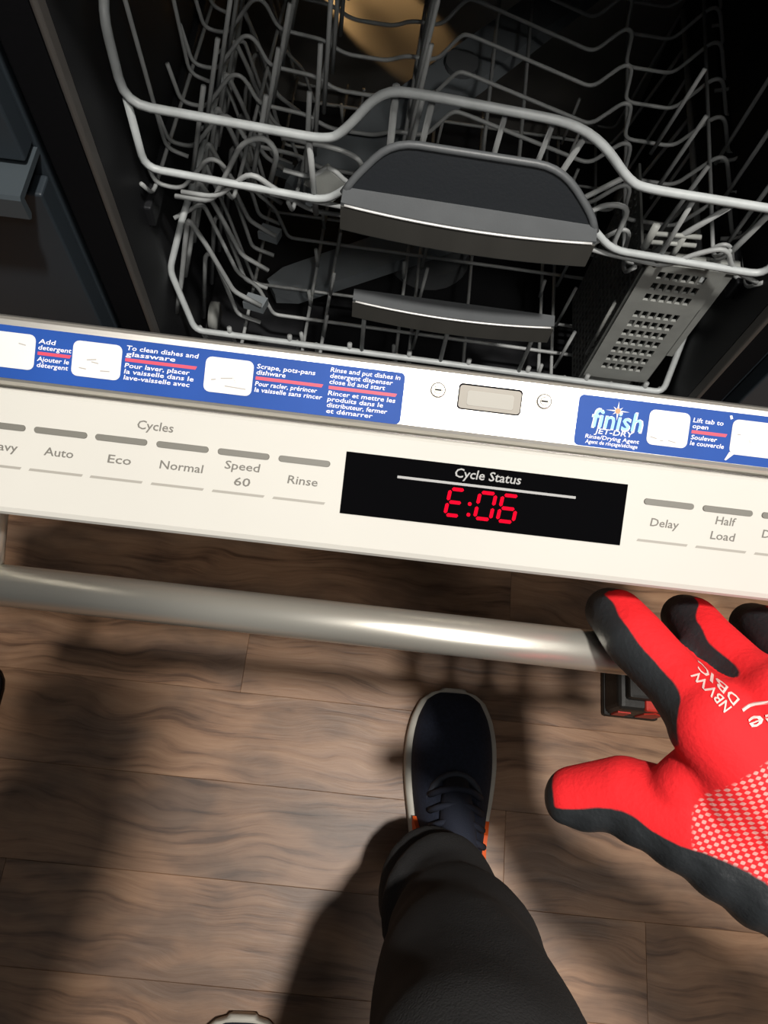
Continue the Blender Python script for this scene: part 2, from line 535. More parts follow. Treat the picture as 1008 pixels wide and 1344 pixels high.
# latch and screws
L0 = prism('latch_recess', rrect(-16.2, 11.6, -21.2, -10.0, 1.6), -.2, .35, D, 'rubber', DW, 'latch opening')
prism('latch_plate', rrect(-15.7, 11.1, -20.4, -10.5, 1.4), .3, .55, D, 'latchgrey', L0)
prism('latch_pocket', rrect(-12.2, 8.0, -18.4, -12.0, 1.2), .5, .7, D, 'line', L0)
for u, t in ((-25, -16.9), (21.2, -17.5)):
    def C(uu, tt, h, u=u, t=t): return D(u + uu, t + tt, h)
    ring = [(3.1 * math.cos(a * math.pi / 10), 3.1 * math.sin(a * math.pi / 10)) for a in range(20)]
    s = prism('screw', ring, -.1, .8, C, 'steel', DW, inset=.4)
    prism('washer', [(p[0]*1.12, p[1]*1.12) for p in ring], -.1, .25, C, 'latchgrey', s)
    cr = [(2.0 * math.cos(a * math.pi / 8), 2.0 * math.sin(a * math.pi / 8)) for a in range(16)]
    prism('screw_head', cr, .7, 1.1, C, 'chrome', s, inset=.3)
    prism('screw_slot', [(-1.4, -.3), (1.4, -.3), (1.4, .3), (-1.4, .3)], 1.05, 1.2, C, 'rubber', s)

# display
DISP = prism('display_window', [(-61, 13.8), (62.3, 13.8), (62.3, 40.6), (-61, 40.6)], -.3, .5, D, 'black', DW, 'glossy black display window')
lettering('lettering', 'Cycle Status', -13.6, 15.4, 19.3, 3.9, .6, D, 'dispink', DISP, .12, 'grey words Cycle Status')
prism('divider_line', [(-38, 21.6), (40.2, 21.6), (40.2, 22.7), (-38, 22.7)], .45, .62, D, 'dispink', DISP)
def digit(u, t0, segs, wd=7.6, ht=12.2):
    """seven-segment figure; t0 is its top"""
    g, th = .35, 1.55
    hh = ht / 2
    S = {'a': (0, 0, 1), 'g': (0, hh, 1), 'd': (0, ht, 1),
         'f': (0, 0, 0), 'b': (wd, 0, 0), 'e': (0, hh, 0), 'c': (wd, hh, 0)}
    vs, fs = [], []
    for k in segs:
        x, tt, hor = S[k]
        if hor: poly = [(x + g + .2, tt), (x + g + th / 2, tt - th / 2), (x + wd - g - th / 2, tt - th / 2), (x + wd - g - .2, tt), (x + wd - g - th / 2, tt + th / 2), (x + g + th / 2, tt + th / 2)]
        else: poly = [(x, tt + g + .2), (x + th / 2, tt + g + th / 2), (x + th / 2, tt + hh - g - th / 2), (x, tt + hh - g - .2), (x - th / 2, tt + hh - g - th / 2), (x - th / 2, tt + g + th / 2)]
        i0 = len(vs)
        vs += [D(u + px + (ht - pt) * .10, t0 + pt, .62) for px, pt in poly]
        fs.append(tuple(range(i0, i0 + 6)))
    mesh('led_digit', vs, fs, 'led', DISP, False, 'glowing red figure')
digit(-15.6, 24.6, 'afged', 6.4, 11.4)
digit(-2.6, 24.6, 'abcdef', 6.9, 11.4)
digit(7.4, 24.6, 'afgedc', 6.9, 11.4)
for t in (30.2, 34.9):
    prism('led_dot', rrect(-6.2, -4.6, t - .8, t + .8, .6, 2), .5, .63, D, 'led', DISP)

# buttons
LB = [(-220.6, -198), (-194.4, -171.8), (-168.4, -146.2), (-142.3, -119.9), (-116, -93.7), (-89.8, -67.4)]
RB = [(70.3, 92.6), (96.5, 118.9), (122.9, 145.3), (149.2, 171.6)]
for a, b in LB + RB:
    bt = prism('button', rrect(a, b, 18.8, 21.5, 1.3), -.1, .5, D, 'btn', DW, inset=.25)
    prism('button_line', [(a - .3, 36.8), (b - .3, 36.8), (b - .9, 37.9), (a - .9, 37.9)], -.05, .08, D, 'line', bt)
def word(s, cu, base, wd, cap=3.5):
    lettering('lettering', s, cu - wd / 2, cu + wd / 2, base, cap, .06, D, 'word', CON, .1)
word('Cycles', -143.6, 14.6, 15.5, 3.7)
word('Heavy', -208.5, 30.6, 15.5)
word('Auto', -183.3, 30.5, 12.5)
word('Eco', -157.4, 30.5, 10)
word('Normal', -130.9, 30.4, 18.5)
word('Speed', -105, 27.2, 15)
word('60', -104.4, 33.9, 7)
word('Rinse', -78.5, 30.4, 13)
word('Delay', 80.7, 30.6, 12.6)
word('Half', 107.4, 26.5, 8.8)
word('Load', 107.0, 33.2, 10.8)
word('Delicate', 133.6, 30.0, 18.5)

# stickers on the steel strip
def tile(st, u0, u1, t0, t1, marks):
    ic = prism('icon_tile', rrect(u0, u1, t0, t1, 2.6), .05, .3, D, 'white', st)
def marks(st, segs):
    for a, b, c, d in segs:
        prism('icon_mark', [(a, b), (c, d), (c + .1, d + .45), (a + .1, b + .45)], .25, .34, D, 'faint', st)
def block(st, u0, lines, t0, red, rw):
    """lines: (text, width); a red rule after the first few"""
    t = t0
    for s, wd in lines:
        if s == '-':
            prism('red_rule', [(u0, t + .35), (u0 + rw, t + .35), (u0 + rw - .6, t + 1.75), (u0, t + 1.75)], .05, .16, D, 'redink', st)
            t += 2.3
            continue
        lettering('lettering', s, u0, u0 + wd, t + 2.0, 1.9, .16, D, 'ink', st, .14)
        t += 2.55
SL = prism('sticker', rrect(-292, -39.6, -22.4, -.2, 2.2), -.05, .1, D, 'blue', DW, 'long blue instruction sticker left of the latch')
SR = prism('sticker', rrect(36.2, 292, -22.6, -.6, 2.2), -.05, .1, D, 'blue', DW, 'blue finish sticker right of the latch')
for u0, u1 in ((-219, -196.9), (-181.1, -160.4), (-124.9, -104.4)):
    tile(SL, u0, u1, -19.5, -4.6, None)
marks(SL, [(-204, -15.5, -201, -15), (-175, -12, -171, -12.6), (-173, -11.4, -170, -11), (-169, -8, -165, -8.2), (-178, -8.4, -175, -8.1),
           (-118, -11, -113, -11.6), (-113, -12.4, -111.5, -9.6), (-116, -8, -107, -7.6), (-122, -10, -120, -10.4)])
block(SL, -195.8, [('Add', 7), ('detergent', 14), ('-', 0), ('Ajouter le', 13.4), ('détergent', 13.2)], -18.3, 2, 14.2)
block(SL, -158.9, [('To clean dishes and', 30.5), ('glassware', 21), ('-', 0), ('Pour laver, placer', 27.5), ('la vaisselle dans le', 29.5), ('lave-vaisselle avec', 28)], -20.0, 2, 30.5)
block(SL, -103.2, [('Scrape, pots-pans', 25), ('dishware', 12.5), ('-', 0), ('Pour racler, prérincer', 26.5), ('la vaisselle sans rincer', 29)], -18.9, 2, 29)
block(SL, -71.8, [('Rinse and put dishes in', 30), ('detergent dispenser', 27), ('close lid and start', 24), ('-', 0), ('Rincer et mettre les', 29), ('produits dans le', 24), ('distributeur, fermer', 26), ('et démarrer', 20)], -21.2, 3, 29.5)
# finish logo
lettering('lettering', 'finish', 42.2, 65.2, -8.9, 8.6, .16, D, 'white', SR, .1, 'white outline of the word finish')
lettering('lettering', 'finish', 42.8, 64.6, -9.4, 7.6, .22, D, 'cyan', SR, .1, 'pale blue word finish')
star = []
for k in range(16):
    r_ = (5.2 if k % 4 == 0 else 3.0) if k % 2 == 0 else 1.1
    a = math.pi * k / 8
    star.append((53.6 + r_ * math.sin(a), -17.2 - r_ * math.cos(a) * .8))
prism('starburst', star, .1, .26, D, 'white', SR, 'white starburst over the logo')
prism('star_core', [(53.6 + 1.2 * math.cos(a * .785), -17.2 + 1.2 * math.sin(a * .785)) for a in range(8)], .2, .32, D, 'orange', SR)
lettering('lettering', 'JET-DRY', 44.6, 61.4, -6.6, 2.2, .18, D, 'white', SR, .2)
lettering('lettering', 'Rinse/Drying Agent', 40.9, 64.6, -4.2, 1.7, .16, D, 'ink', SR, .12)
lettering('lettering', 'Agent de rinçage/séchage', 41.2, 64.2, -2.0, 1.6, .16, D, 'ink', SR, .12)
for u0, u1 in ((67.6, 85.6), (104.4, 124.4), (150, 170), (200, 220)):
    tile(SR, u0, u1, -19.8, -4.6, None)
prism('tile_tail', [(104.6, -5.5), (106.8, -4.7), (103.6, -1.6), (102.9, -1.8)], .05, .28, D, 'white', SR)
prism('white_speck', [(102.6, -21), (103.6, -21.3), (104.2, -19.9), (103.2, -19.4)], .05, .2, D, 'white', SR)
marks(SR, [(69, -8.2, 72, -7.6), (73.5, -7, 75, -7), (77, -7.4, 80.5, -6.8), (107, -13.6, 108.4, -13.6), (112.4, -11.6, 113.2, -10.6)])
block(SR, 86.9, [('Lift tab to', 13.4), ('open', 7), ('-', 0), ('Soulever', 11.5), ('le couvercle', 15)], -18.4, 2, 15.8)

# ------------------------------------------------------------------ upper rack
UR = empty('upper_rack', (CX, .74, .42), 'grey wire upper dish rack with wavy rows behind the large cup handle', 'dish rack')
def skew(deg):
    a = math.radians(deg); ca, sa = math.cos(a), math.sin(a)
    def f(p):
        x, y = p[0] - CX, p[1] - .485
        return V((CX + x * ca - y * sa, .485 + x * sa + y * ca, p[2]))
    return f
US = skew(-1.9)
def uw(name, pts, rad=.0021, fil=.010, m='wire_shaded', label=None):
    return wire(name, pts, rad, m, UR, fil, 8, US, label)
uw('rim', [(-.235, .96, .62), (-.232, .60, .62), (-.222, .497, .612), (-.2185, .485, .545), (-.060, .485, .540), (-.047, .485, .550), (-.020, .485, .592), (.006, .485, .594),
           (.120, .485, .590), (.148, .485, .577), (.180, .485, .545), (.196, .485, .541), (.326, .485, .540), (.333, .497, .612), (.338, .60, .62), (.340, .96, .62)],
   .0038, .020, 'wire', 'thick bent top rail')
uw('rim', [(-.217, .487, .548), (-.2165, .484, .482), (-.060, .484, .476), (-.040, .484, .498), (-.030, .484, .50)], .0034, .014, 'wire')
uw('rim', [(.160, .484, .50), (.170, .484, .490), (.192, .484, .470), (.330, .484, .468), (.331, .487, .545)], .0034, .014, 'wire')
uw('front_wire', [(-.19, .486, .458), (-.158, .486, .458), (-.125, .486, .494), (-.10, .486, .474), (-.03, .486, .468)], .0023, .012)
uw('front_wire', [(.15, .486, .470), (.19, .486, .462), (.246, .486, .458), (.262, .486, .478), (.285, .486, .492), (.30, .486, .468), (.33, .486, .455)], .0023, .012)
# wavy rows across the rack
prof = [(-.232, .470), (-.226, .429), (-.202, .427), (-.171, .470), (-.160, .468), (-.148, .441), (-.101, .437), (-.080, .425), (-.033, .425), (-.017, .434), (.016, .434),
        (.038, .467), (.048, .466), (.180, .431), (.203, .462), (.212, .460), (.218, .421), (.270, .421), (.294, .462), (.304, .462), (.328, .420), (.338, .430)]
for k in range(9):
    yy = .517 + .0525 * k
    if k == 0:
        seg = prof
    uw('wavy_wire', [(x, yy, z) for x, z in prof], .0021, .010)
# runners in depth
for x, z in ((-.226, .428), (-.150, .436), (-.095, .433), (-.004, .431), (.072, .456), (.108, .446), (.221, .419), (.290, .456), (.336, .424)):
    uw('runner', [(x, .488, z + .03), (x, .505, z), (x, .985, z)], .0020, .012)
# side uprights and standing tines
for x, sgn in ((-.226, -1), (.334, 1)):
    for k in range(5):
        yy = .56 + .10 * k
        uw('side_wire', [(x + sgn * .006, yy, .617), (x, yy, .43), (x - sgn * .02, yy, .424)], .0020, .012)
for k in range(8):
    yy = .53 + .056 * k
    for x, lean, h in ((-.196, .026, .105), (-.140, .022, .105), (-.088, .006, .115), (-.002, .012, .13)):
        uw('tine', [(x, yy, .424), (x + lean, yy + .004, .424 + h)], .0022, 0)
for k in range(3):
    yy = .54 + .058 * k
    for x, lean, h in ((.245, .012, .095), (.312, .004, .10)):
        uw('tine', [(x, yy, .424), (x + lean, yy + .004, .424 + h)], .0021, 0)
uw('post', [(-.010, .488, .595), (-.012, .51, .435)], .0030, 0)
uw('post', [(.018, .488, .594), (.008, .52, .435)], .0026, 0)
uw('post', [(.072, .487, .590), (.072, .51, .45)], .0022, 0)
uw('post', [(.108, .487, .589), (.106, .51, .45)], .0022, 0)
uw('post', [(.135, .487, .583), (.115, .50, .46)], .0026, 0)
uw('post', [(-.075, .487, .541), (-.07, .487, .455)], .0026, 0)
uw('post', [(.236, .487, .541), (.236, .487, .455)], .0022, 0)
uw('post', [(.300, .487, .540), (.298, .50, .47), (.290, .515, .43)], .0026, .01)
uw('post', [(.268, .487, .538), (.225, .50, .44)], .0026, 0)
# loops standing at both sides of the front
uw('loop', [(-.205, .505, .43), (-.170, .505, .43), (-.135, .505, .505), (-.115, .505, .515), (-.105, .505, .50), (-.120, .515, .44)], .0024, .012)
uw('loop', [(-.10, .507, .515), (-.055, .507, .512), (-.035, .507, .505), (-.03, .52, .45)], .0022, .010)
uw('loop', [(-.10, .50, .487), (-.075, .50, .483), (-.060, .50, .50), (-.045, .50, .483), (-.03, .50, .48)], .0022, .010)
uw('loop', [(.012, .52, .462), (.026, .52, .468), (.038, .52, .505), (.055, .52, .508), (.13, .52, .478), (.152, .52, .478), (.185, .52, .515)], .0024, .012)
uw('loop', [(.15, .50, .475), (.175, .50, .505), (.195, .50, .505), (.197, .50, .455), (.225, .50, .45)], .0024, .010)
# small grey clips
def clip(x, y, z, s, label):
    p = [US((x + dx * s, y, z + dz * s)) for dx, dz in ((0, 1), (1, .1), (.15, -1), (-1, -.1))]
    q = [v + V((0, .006, 0)) for v in p]
    return mesh('clip', p + q, [(0, 1, 2, 3), (7, 6, 5, 4)] + [(i, (i + 1) % 4, 4 + (i + 1) % 4, 4 + i) for i in range(4)], 'basket', UR, False, label)
clip(-.062, .498, .478, .020, 'diamond shaped grey clip')
for dz in (0, .010):
    uw('clip_bar', [(.222, .492, .478 + dz), (.262, .492, .482 + dz)], .0022, 0, 'basket')
uw('clip_bar', [(.221, .492, .470), (.221, .492, .498)], .0035, 0, 'basket')
uw('clip_bar', [(.248, .492, .46), (.248, .492, .49)], .0028, 0, 'basket')
# middle spray arm hung under the rack
blade('spray_arm', (.052, .745, .405), math.radians(52), .245, .031, .012, 'sprayarm', UR)['label'] = 'flat slate grey spray arm'
vs, fs = tube_geo([(.052, .745, .412), (.052, .745, .424)], .018, 20); mesh('arm_hub', vs, fs, 'plastic', UR)
# cup handle
def handle(parent, xa, xb, yb, yf, zlip, zface, arc, xf, lean=0.0):
    """pocket handle: shelf with a chrome face, and a D-shaped back plate when arc is given"""
    n = 24
    bow = lambda s: .006 * (1 - (2 * s - 1) ** 2)
    top_b, top_f, bot_f, bot_b = [], [], [], []
    for i in range(n + 1):
        s = i / n
        x = xa + (xb - xa) * s
        top_b.append(xf((x, yb, zlip + .001)))
        top_f.append(xf((x, yf - bow(s), zlip)))
        bot_f.append(xf((x, yf - bow(s), zface)))
        bot_b.append(xf((x, yb, zface + .006)))
    vs = top_b + top_f + bot_f + bot_b
    fs = []
    for i in range(n):
        for a, b in ((0, 1), (1, 2), (2, 3), (3, 0)):
            fs.append((a * (n + 1) + i, a * (n + 1) + i + 1, b * (n + 1) + i + 1, b * (n + 1) + i))
    fs.append((0, n + 1, 2 * (n + 1), 3 * (n + 1))); fs.append((n, 2 * n + 1, 3 * n + 2, 4 * n + 3))
    h = mesh('handle', vs, fs, 'plastic', parent, False, 'dark grey moulded handle')
    cf = [xf((xa + (xb - xa) * i / n, yf - bow(i / n) - .0012, zlip - .0035)) for i in range(n + 1)] + \
         [xf((xa + (xb - xa) * i / n, yf - bow(i / n) - .0012, zface + .002)) for i in range(n + 1)]
    cf += [v + V((0, .002, 0)) for v in cf]
    k = n + 1
    fs = []
    for i in range(n):
        fs += [(i, i + 1, k + i + 1, k + i), (2 * k + i, 3 * k + i, 3 * k + i + 1, 2 * k + i + 1), (i, 2 * k + i, 2 * k + i + 1, i + 1), (k + i, k + i + 1, 3 * k + i + 1, 3 * k + i)]
    mesh('chrome_face', cf, fs, 'chrome', h, False, 'dark chrome face')
    wire('bright_trim', [xf((xa + .003 + (xb - xa - .006) * i / n, yf - bow(i / n) - .001, zlip - .002)) for i in range(n + 1)], .0011, 'shine', h, 0, 6)
    if arc:
        out = [(xa, zlip - .004)] + arc + [(xb, zlip - .004)]
        f = fillet([V((x, 0, z)) for x, z in out], .02, 5)
        m_ = len(f)
        vs = [xf((p.x, yb + (p.z - zlip) * lean, p.z)) for p in f] + [xf((p.x, yb + (p.z - zlip) * lean + .004, p.z)) for p in f]
        fs = [tuple(range(m_)), tuple(range(m_, 2 * m_))[::-1]] + [(i, i + 1, m_ + i + 1, m_ + i) for i in range(m_ - 1)] + [(m_ - 1, 0, m_, 2 * m_ - 1)]
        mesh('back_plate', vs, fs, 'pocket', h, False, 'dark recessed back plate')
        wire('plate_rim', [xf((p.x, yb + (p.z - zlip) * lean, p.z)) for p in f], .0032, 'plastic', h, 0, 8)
    return h
handle(UR, -.043, .164, .462, .447, .517, .486, [(-.034, .526), (-.008, .552), (.124, .552), (.156, .526)], US, .55)

# ------------------------------------------------------------------ lower rack
LR = empty('lower_rack', (CX, .74, .135), 'grey wire lower dish rack just behind the door strip', 'dish rack')
LS = skew(-.7)
def lw(name, pts, rad=.0023, fil=.010, m='wire_shaded', label=None):
    return wire(name, pts, rad, m, LR, fil, 8, LS, label)
lw('rim', [(-.205, .97, .385), (-.207, .56, .385), (-.212, .535, .375), (-.231, .512, .318), (-.209, .485, .252), (.328, .485, .252), (.350 - .02, .520, .30), (.326, .545, .36), (.322, .97, .36)], .0036, .010, 'wire', 'thick bent rim rail')
lw('front_wire', [(-.205, .49, .252), (-.200, .50, .19), (-.19, .52, .165)], .0026, .01)
lw('front_wire', [(.326, .49, .252), (.32, .50, .19), (.31, .52, .165)], .0026, .01)
for k in range(8):
    yy = .556 + .0595 * k
    if k % 2 == 0:
        lw('cross_wire', [(-.222, yy - .02, .37), (-.196, yy, .375), (-.172, yy, .272), (-.150, yy, .250), (-.135, yy, .200), (.285, yy, .198), (.30, yy, .24), (.326, yy, .36)], .0023, .008)
    else:
        lw('cross_wire', [(-.21, yy, .384), (-.19, yy, .29), (-.17, yy, .176), (.30, yy, .176), (.322, yy, .36)], .0021, .010)
for x in (-.168, -.094, -.072, .020, .036, .104, .198, .214, .268):
    lw('runner', [(x, .488, .252), (x, .495, .21), (x, .51, .19), (x, .97, .188)], .0022, .010)
for x in (-.083, .028, .206):
    for k in range(7):
        yy = .52 + .062 * k
        lw('tine', [(x - .010, yy, .19), (x - .012, yy, .222)], .0023, 0)
        lw('tine', [(x + .012, yy + .02, .19), (x + .016, yy + .024, .262 if x > 0 else .23)], .0021, 0)
# short nubs under the front rail
for i in range(8):
    x = -.17 + i * .068
    lw('nub', [(x, .486, .248), (x, .488, .262)], .0027, 0)
# folded plate tines at the left
for k in range(7):
    yy = .512 + .05 * k
    lw('plate_tine', [(-.232, yy - .012, .26), (-.222, yy, .30), (-.200, yy + .005, .395), (-.188, yy + .006, .36), (-.168, yy + .008, .285), (-.140, yy + .01, .262)], .0027, .008)
    lw('plate_tine', [(-.215, yy + .02, .21), (-.196, yy + .02, .325), (-.188, yy + .02, .33), (-.172, yy + .02, .225), (-.146, yy + .02, .215)], .0025, .008)
for yy in (.52, .62, .72):
    p = [LS(v) for v in ((-.160, yy, .268), (-.138, yy, .262), (-.134, yy + .014, .262), (-.156, yy + .014, .268))]
    q = [v + V((0, 0, -.012)) for v in p]
    mesh('tine_holder', p + q, [(0, 1, 2, 3), (7, 6, 5, 4)] + [(i, (i + 1) % 4, 4 + (i + 1) % 4, 4 + i) for i in range(4)], 'sprayarm', LR)
handle(LR, -.032, .171, .484, .472, .364, .335, None, LS)
for x in (-.02, .07, .16):
    lw('handle_stay', [(x, .486, .252), (x, .487, .34)], .0024, 0)
for sx in (-1, 1):
    for yy in (.58, .86):
        xw = -.212 if sx < 0 else .316
        a = [(xw + sx * .0, yy, .150), (xw + sx * .010, yy, .150)]
        vs, fs = tube_geo(a, .018, 20); mesh('wheel', vs, fs, 'basket', LR, True)

# ------------------------------------------------------------------ cutlery basket
CB = empty('cutlery_basket', (.275, .575, .2), 'grey perforated cutlery basket at the right end of the lower rack', 'basket')
bx0, bx1, by0, by1, bz0, bz1 = .2365, .3095, .497, .625, .212, .443
def grid_panel(name, o, du, dv, rows, cols, u0, u1, vlist, vh, th, m, outline=None):
    """flat panel with real square holes: rows listed by their lower edge"""
    o = V(o); du = V(du); dv = V(dv); nn = du.cross(dv).normalized() * th
    us = [0.0]
    cw = (u1 - u0) / (cols * 1.45 - .45)
    for c in range(cols):
        us += [u0 + c * cw * 1.45, u0 + c * cw * 1.45 + cw]
    us.append(du.length)
    vsn = [0.0]
    for v0 in vlist: vsn += [v0, v0 + vh]
    vsn.append(dv.length)
    un, vn = du.normalized(), dv.normalized()
    bm = bmesh.new()
    gv = [[bm.verts.new(o + un * a + vn * b) for a in us] for b in vsn]
    for j in range(len(vsn) - 1):
        for i in range(len(us) - 1):
            if i % 2 == 1 and j % 2 == 1: continue
            bm.faces.new((gv[j][i], gv[j][i + 1], gv[j + 1][i + 1], gv[j + 1][i]))
    r = bmesh.ops.extrude_face_region(bm, geom=list(bm.faces))
    for v in r['geom']:
        if isinstance(v, bmesh.types.BMVert): v.co += nn
    return from_bm(name, bm, m, CB)
vrow = [.020, .036, .052, .068, .084, .100, .116, .143, .159, .175]
f = grid_panel('front_panel', (bx0, by0, .248), (bx1 - bx0, 0, 0), (0, 0, bz1 - .248), 0, 6, .014, bx1 - bx0 - .014, vrow, .0105, .003, 'basket')
f['label'] = 'light grey panel with rows of square holes'
box('panel_foot', bx0, bx1 - .014, by0, by0 + .003, .236, .250, 'basket', CB, .001)
box('panel_top', bx0 + .004, bx1 + .012, by0 - .002, by0 + .010, bz1 - .004, bz1 + .004, 'basket', CB, .0015)
box('panel_edge', bx1, bx1 + .010, by0, by0 + .003, .30, bz1, 'basket', CB, .001)
def lattice(name, o, du, dv, nu, nv):
    o = V(o); du = V(du); dv = V(dv)
    cells = []
    g = (du.length - .008) / nu
    lst = [.004 + (dv.length - .008) / nv * k for k in range(nv)]
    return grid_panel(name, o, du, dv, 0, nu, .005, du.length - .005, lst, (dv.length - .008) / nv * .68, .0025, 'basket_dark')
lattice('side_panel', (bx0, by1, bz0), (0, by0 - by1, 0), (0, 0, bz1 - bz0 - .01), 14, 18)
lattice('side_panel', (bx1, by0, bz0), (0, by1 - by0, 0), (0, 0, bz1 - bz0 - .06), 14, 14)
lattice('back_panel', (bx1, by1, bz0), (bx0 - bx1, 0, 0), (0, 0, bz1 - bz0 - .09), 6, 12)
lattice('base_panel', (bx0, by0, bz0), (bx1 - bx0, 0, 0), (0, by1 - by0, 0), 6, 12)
wire('side_rib', [(bx0 - .002, by0 + .012, .27), (bx0 - .002, by0 + .012, .365)], .003, 'basket', CB, 0)

# ------------------------------------------------------------------ things on the floor
TB = empty('battery_pack', (.374, .182, 0), 'black and red tool battery pack standing on the floor below the glove', 'battery')
from_bm('body', box_bm(.340, .408, .150, .212, .004, .062, .008, 3), 'toolblack', TB)
from_bm('base', box_bm(.338, .410, .148, .214, .0, .012, .004, 2), 'toolblack', TB)
from_bm('top_rail', box_bm(.348, .400, .162, .205, .058, .078, .004, 2), 'toolblack', TB)
def red_patch(pts, y):
    vs = [(x, y, z) for x, z in pts] + [(x, y + .003, z) for x, z in pts]
    n = len(pts)
    mesh('red_patch', vs, [tuple(range(n)), tuple(range(n, 2 * n))[::-1]] + [(i, (i + 1) % n, n + (i + 1) % n, n + i) for i in range(n)], 'toolred', TB, False, 'red panel')
red_patch([(.376, .018), (.399, .018), (.401, .045), (.388, .056), (.377, .046)], .1485)
red_patch([(.346, .016), (.362, .016), (.362, .042), (.346, .042)], .1485)
vs = [(.372, .160, .0635), (.400, .160, .0635), (.400, .2, .0635), (.372, .2, .0635)]
from_bm('red_cap', box_bm(.372, .400, .150, .180, .056, .0665, .003, 2), 'toolred', TB)

BG = empty('tool_bag', (-.50, .06, 0), 'black soft tool bag at the left edge of the floor', 'bag')
from_bm('bag_body', box_bm(-.60, -.408, -.03, .13, .0, .05, .03, 4), 'rubber', BG, True)
wire('bag_handle', [(-.55, .0, .045), (-.55, .0, .10), (-.55, .15, .10), (-.55, .15, .045)], .006, 'rubber', BG, .02)

# ------------------------------------------------------------------ person
PE = empty('person', (.0, -.35, 0), 'person in black trousers, dark trainers and a red work glove gripping the handle', 'person')

def capsule(bm, a, b, ra, rb, seg=20):
    """tapered capsule as a closed shell"""
    a, b = V(a), V(b)
    d = (b - a)
    L = d.length
    if L < 1e-5: d = V((0, 0, 1)); L = 1e-5
    d.normalize()
    ref = V((1, 0, 0)) if abs(d.x) < .8 else V((0, 1, 0))
    n = (ref - d * ref.dot(d)).normalized(); e = d.cross(n)
    rings = []
    K = 6
    for i in range(K + 1):
        t = -math.pi / 2 + math.pi / 2 * i / K
        rings.append((a + d * (ra * math.sin(t)), ra * math.cos(t)))
    for i in range(K + 1):
        t = math.pi / 2 * i / K
        rings.append((b + d * (rb * math.sin(t)), rb * math.cos(t)))
    prev = None
    p0 = bm.verts.new(a - d * ra); p1 = bm.verts.new(b + d * rb)
    rows = []
    for c, r in rings[1:-1]:
        rows.append([bm.verts.new(c + (n * math.cos(2 * math.pi * k / seg) + e * math.sin(2 * math.pi * k / seg)) * r) for k in range(seg)])
    for k in range(seg):
        bm.faces.new((p0, rows[0][(k + 1) % seg], rows[0][k]))
        bm.faces.new((p1, rows[-1][k], rows[-1][(k + 1) % seg]))
    for r0, r1 in zip(rows[:-1], rows[1:]):
        for k in range(seg):
            k2 = (k + 1) % seg
            bm.faces.new((r0[k], r0[k2], r1[k2], r1[k]))

def fuse(bm, voxel, smooth_n, name):
    """voxel-fuse the shells into one skin, smooth it, hand back world-space arrays"""
    me = bpy.data.meshes.new('tmp'); bm.to_mesh(me); bm.free()
    o = bpy.data.objects.new('tmp', me); COL.objects.link(o)
    r = o.modifiers.new('r', 'REMESH'); r.mode = 'VOXEL'; r.voxel_size = voxel
    s = o.modifiers.new('s', 'SMOOTH'); s.factor = .5; s.iterations = smooth_n
    bpy.context.view_layer.update()
    dg = bpy.context.evaluated_depsgraph_get()
    ev = o.evaluated_get(dg)
    m2 = bpy.data.meshes.new_from_object(ev)
    n = len(m2.vertices)
    co = np.empty(n * 3); m2.vertices.foreach_get('co', co); co = co.reshape(-1, 3)
    no = np.empty(n * 3); m2.vertices.foreach_get('normal', no); no = no.reshape(-1, 3)
    fs = [tuple(p.vertices) for p in m2.polygons]
    bpy.data.objects.remove(o); bpy.data.meshes.remove(me); bpy.data.meshes.remove(m2)
    return co, no, fs

def skin_obj(name, co, fs, m, parent, label=None):
    off = np.array(root_loc(parent))
    me = bpy.data.meshes.new(name)
    me.from_pydata((co - off).tolist(), [], fs)
    me.update()
    mats = m if isinstance(m, list) else [m]
    for k in mats: me.materials.append(MT[k])
    for p in me.polygons: p.use_smooth = True
    o = bpy.data.objects.new(name, me); COL.objects.link(o); o.parent = parent
    if label: o['label'] = label
    return o

def chain(bm, pts):
    for (a, ra), (b, rb) in zip(pts[:-1], pts[1:]):
        capsule(bm, a, b, ra, rb)

# --- body: one continuous skin of trousers, jumper and head; upper body unseen, added for its shadow
bm = bmesh.new()
chain(bm, [((.130, -.050, .105), .041), ((.118, -.058, .150), .053), ((.117, -.075, .205), .056)])
chain(bm, [((.127, -.092, .245), .063), ((.120, -.118, .35), .068), ((.110, -.150, .46), .075),
           ((.105, -.30, .60), .095), ((.10, -.50, .74), .112)])
chain(bm, [((-.066, -.405, .105), .043), ((-.075, -.405, .16), .060), ((-.085, -.39, .28), .074), ((-.10, -.33, .46), .083), ((-.10, -.45, .62), .097), ((-.09, -.54, .75), .112)])
chain(bm, [((.10, -.52, .76), .12), ((-.09, -.55, .76), .12)])
chain(bm, [((0, -.54, .80), .16), ((0, -.49, 1.0), .175), ((0, -.45, 1.17), .185)])
chain(bm, [((-.16, -.47, 1.25), .075), ((.16, -.47, 1.25), .075)])
chain(bm, [((0, -.45, 1.28), .065), ((0, -.42, 1.40), .058)])
chain(bm, [((0, -.40, 1.46), .092), ((0, -.41, 1.50), .098)])
capsule(bm, (0, -.35, 1.425), (0, -.335, 1.405), .045, .03)
capsule(bm, (0, -.308, 1.462), (0, -.300, 1.448), .012, .015)
for s in (-1, 1): capsule(bm, (s * .097, -.41, 1.475), (s * .098, -.405, 1.44), .017, .012)
chain(bm, [((.20, -.45, 1.22), .07), ((.50, -.22, .86), .054), ((.285, -.072, .672), .040)])
chain(bm, [((-.19, -.45, 1.23), .07), ((-.135, -.30, 1.04), .072), ((-.070, -.13, 1.115), .062), ((-.052, -.085, 1.125), .058)])  # unseen left arm, posed to throw the shadow at the floor's left
co, no, fs = fuse(bm, .0075, 6, 'body')
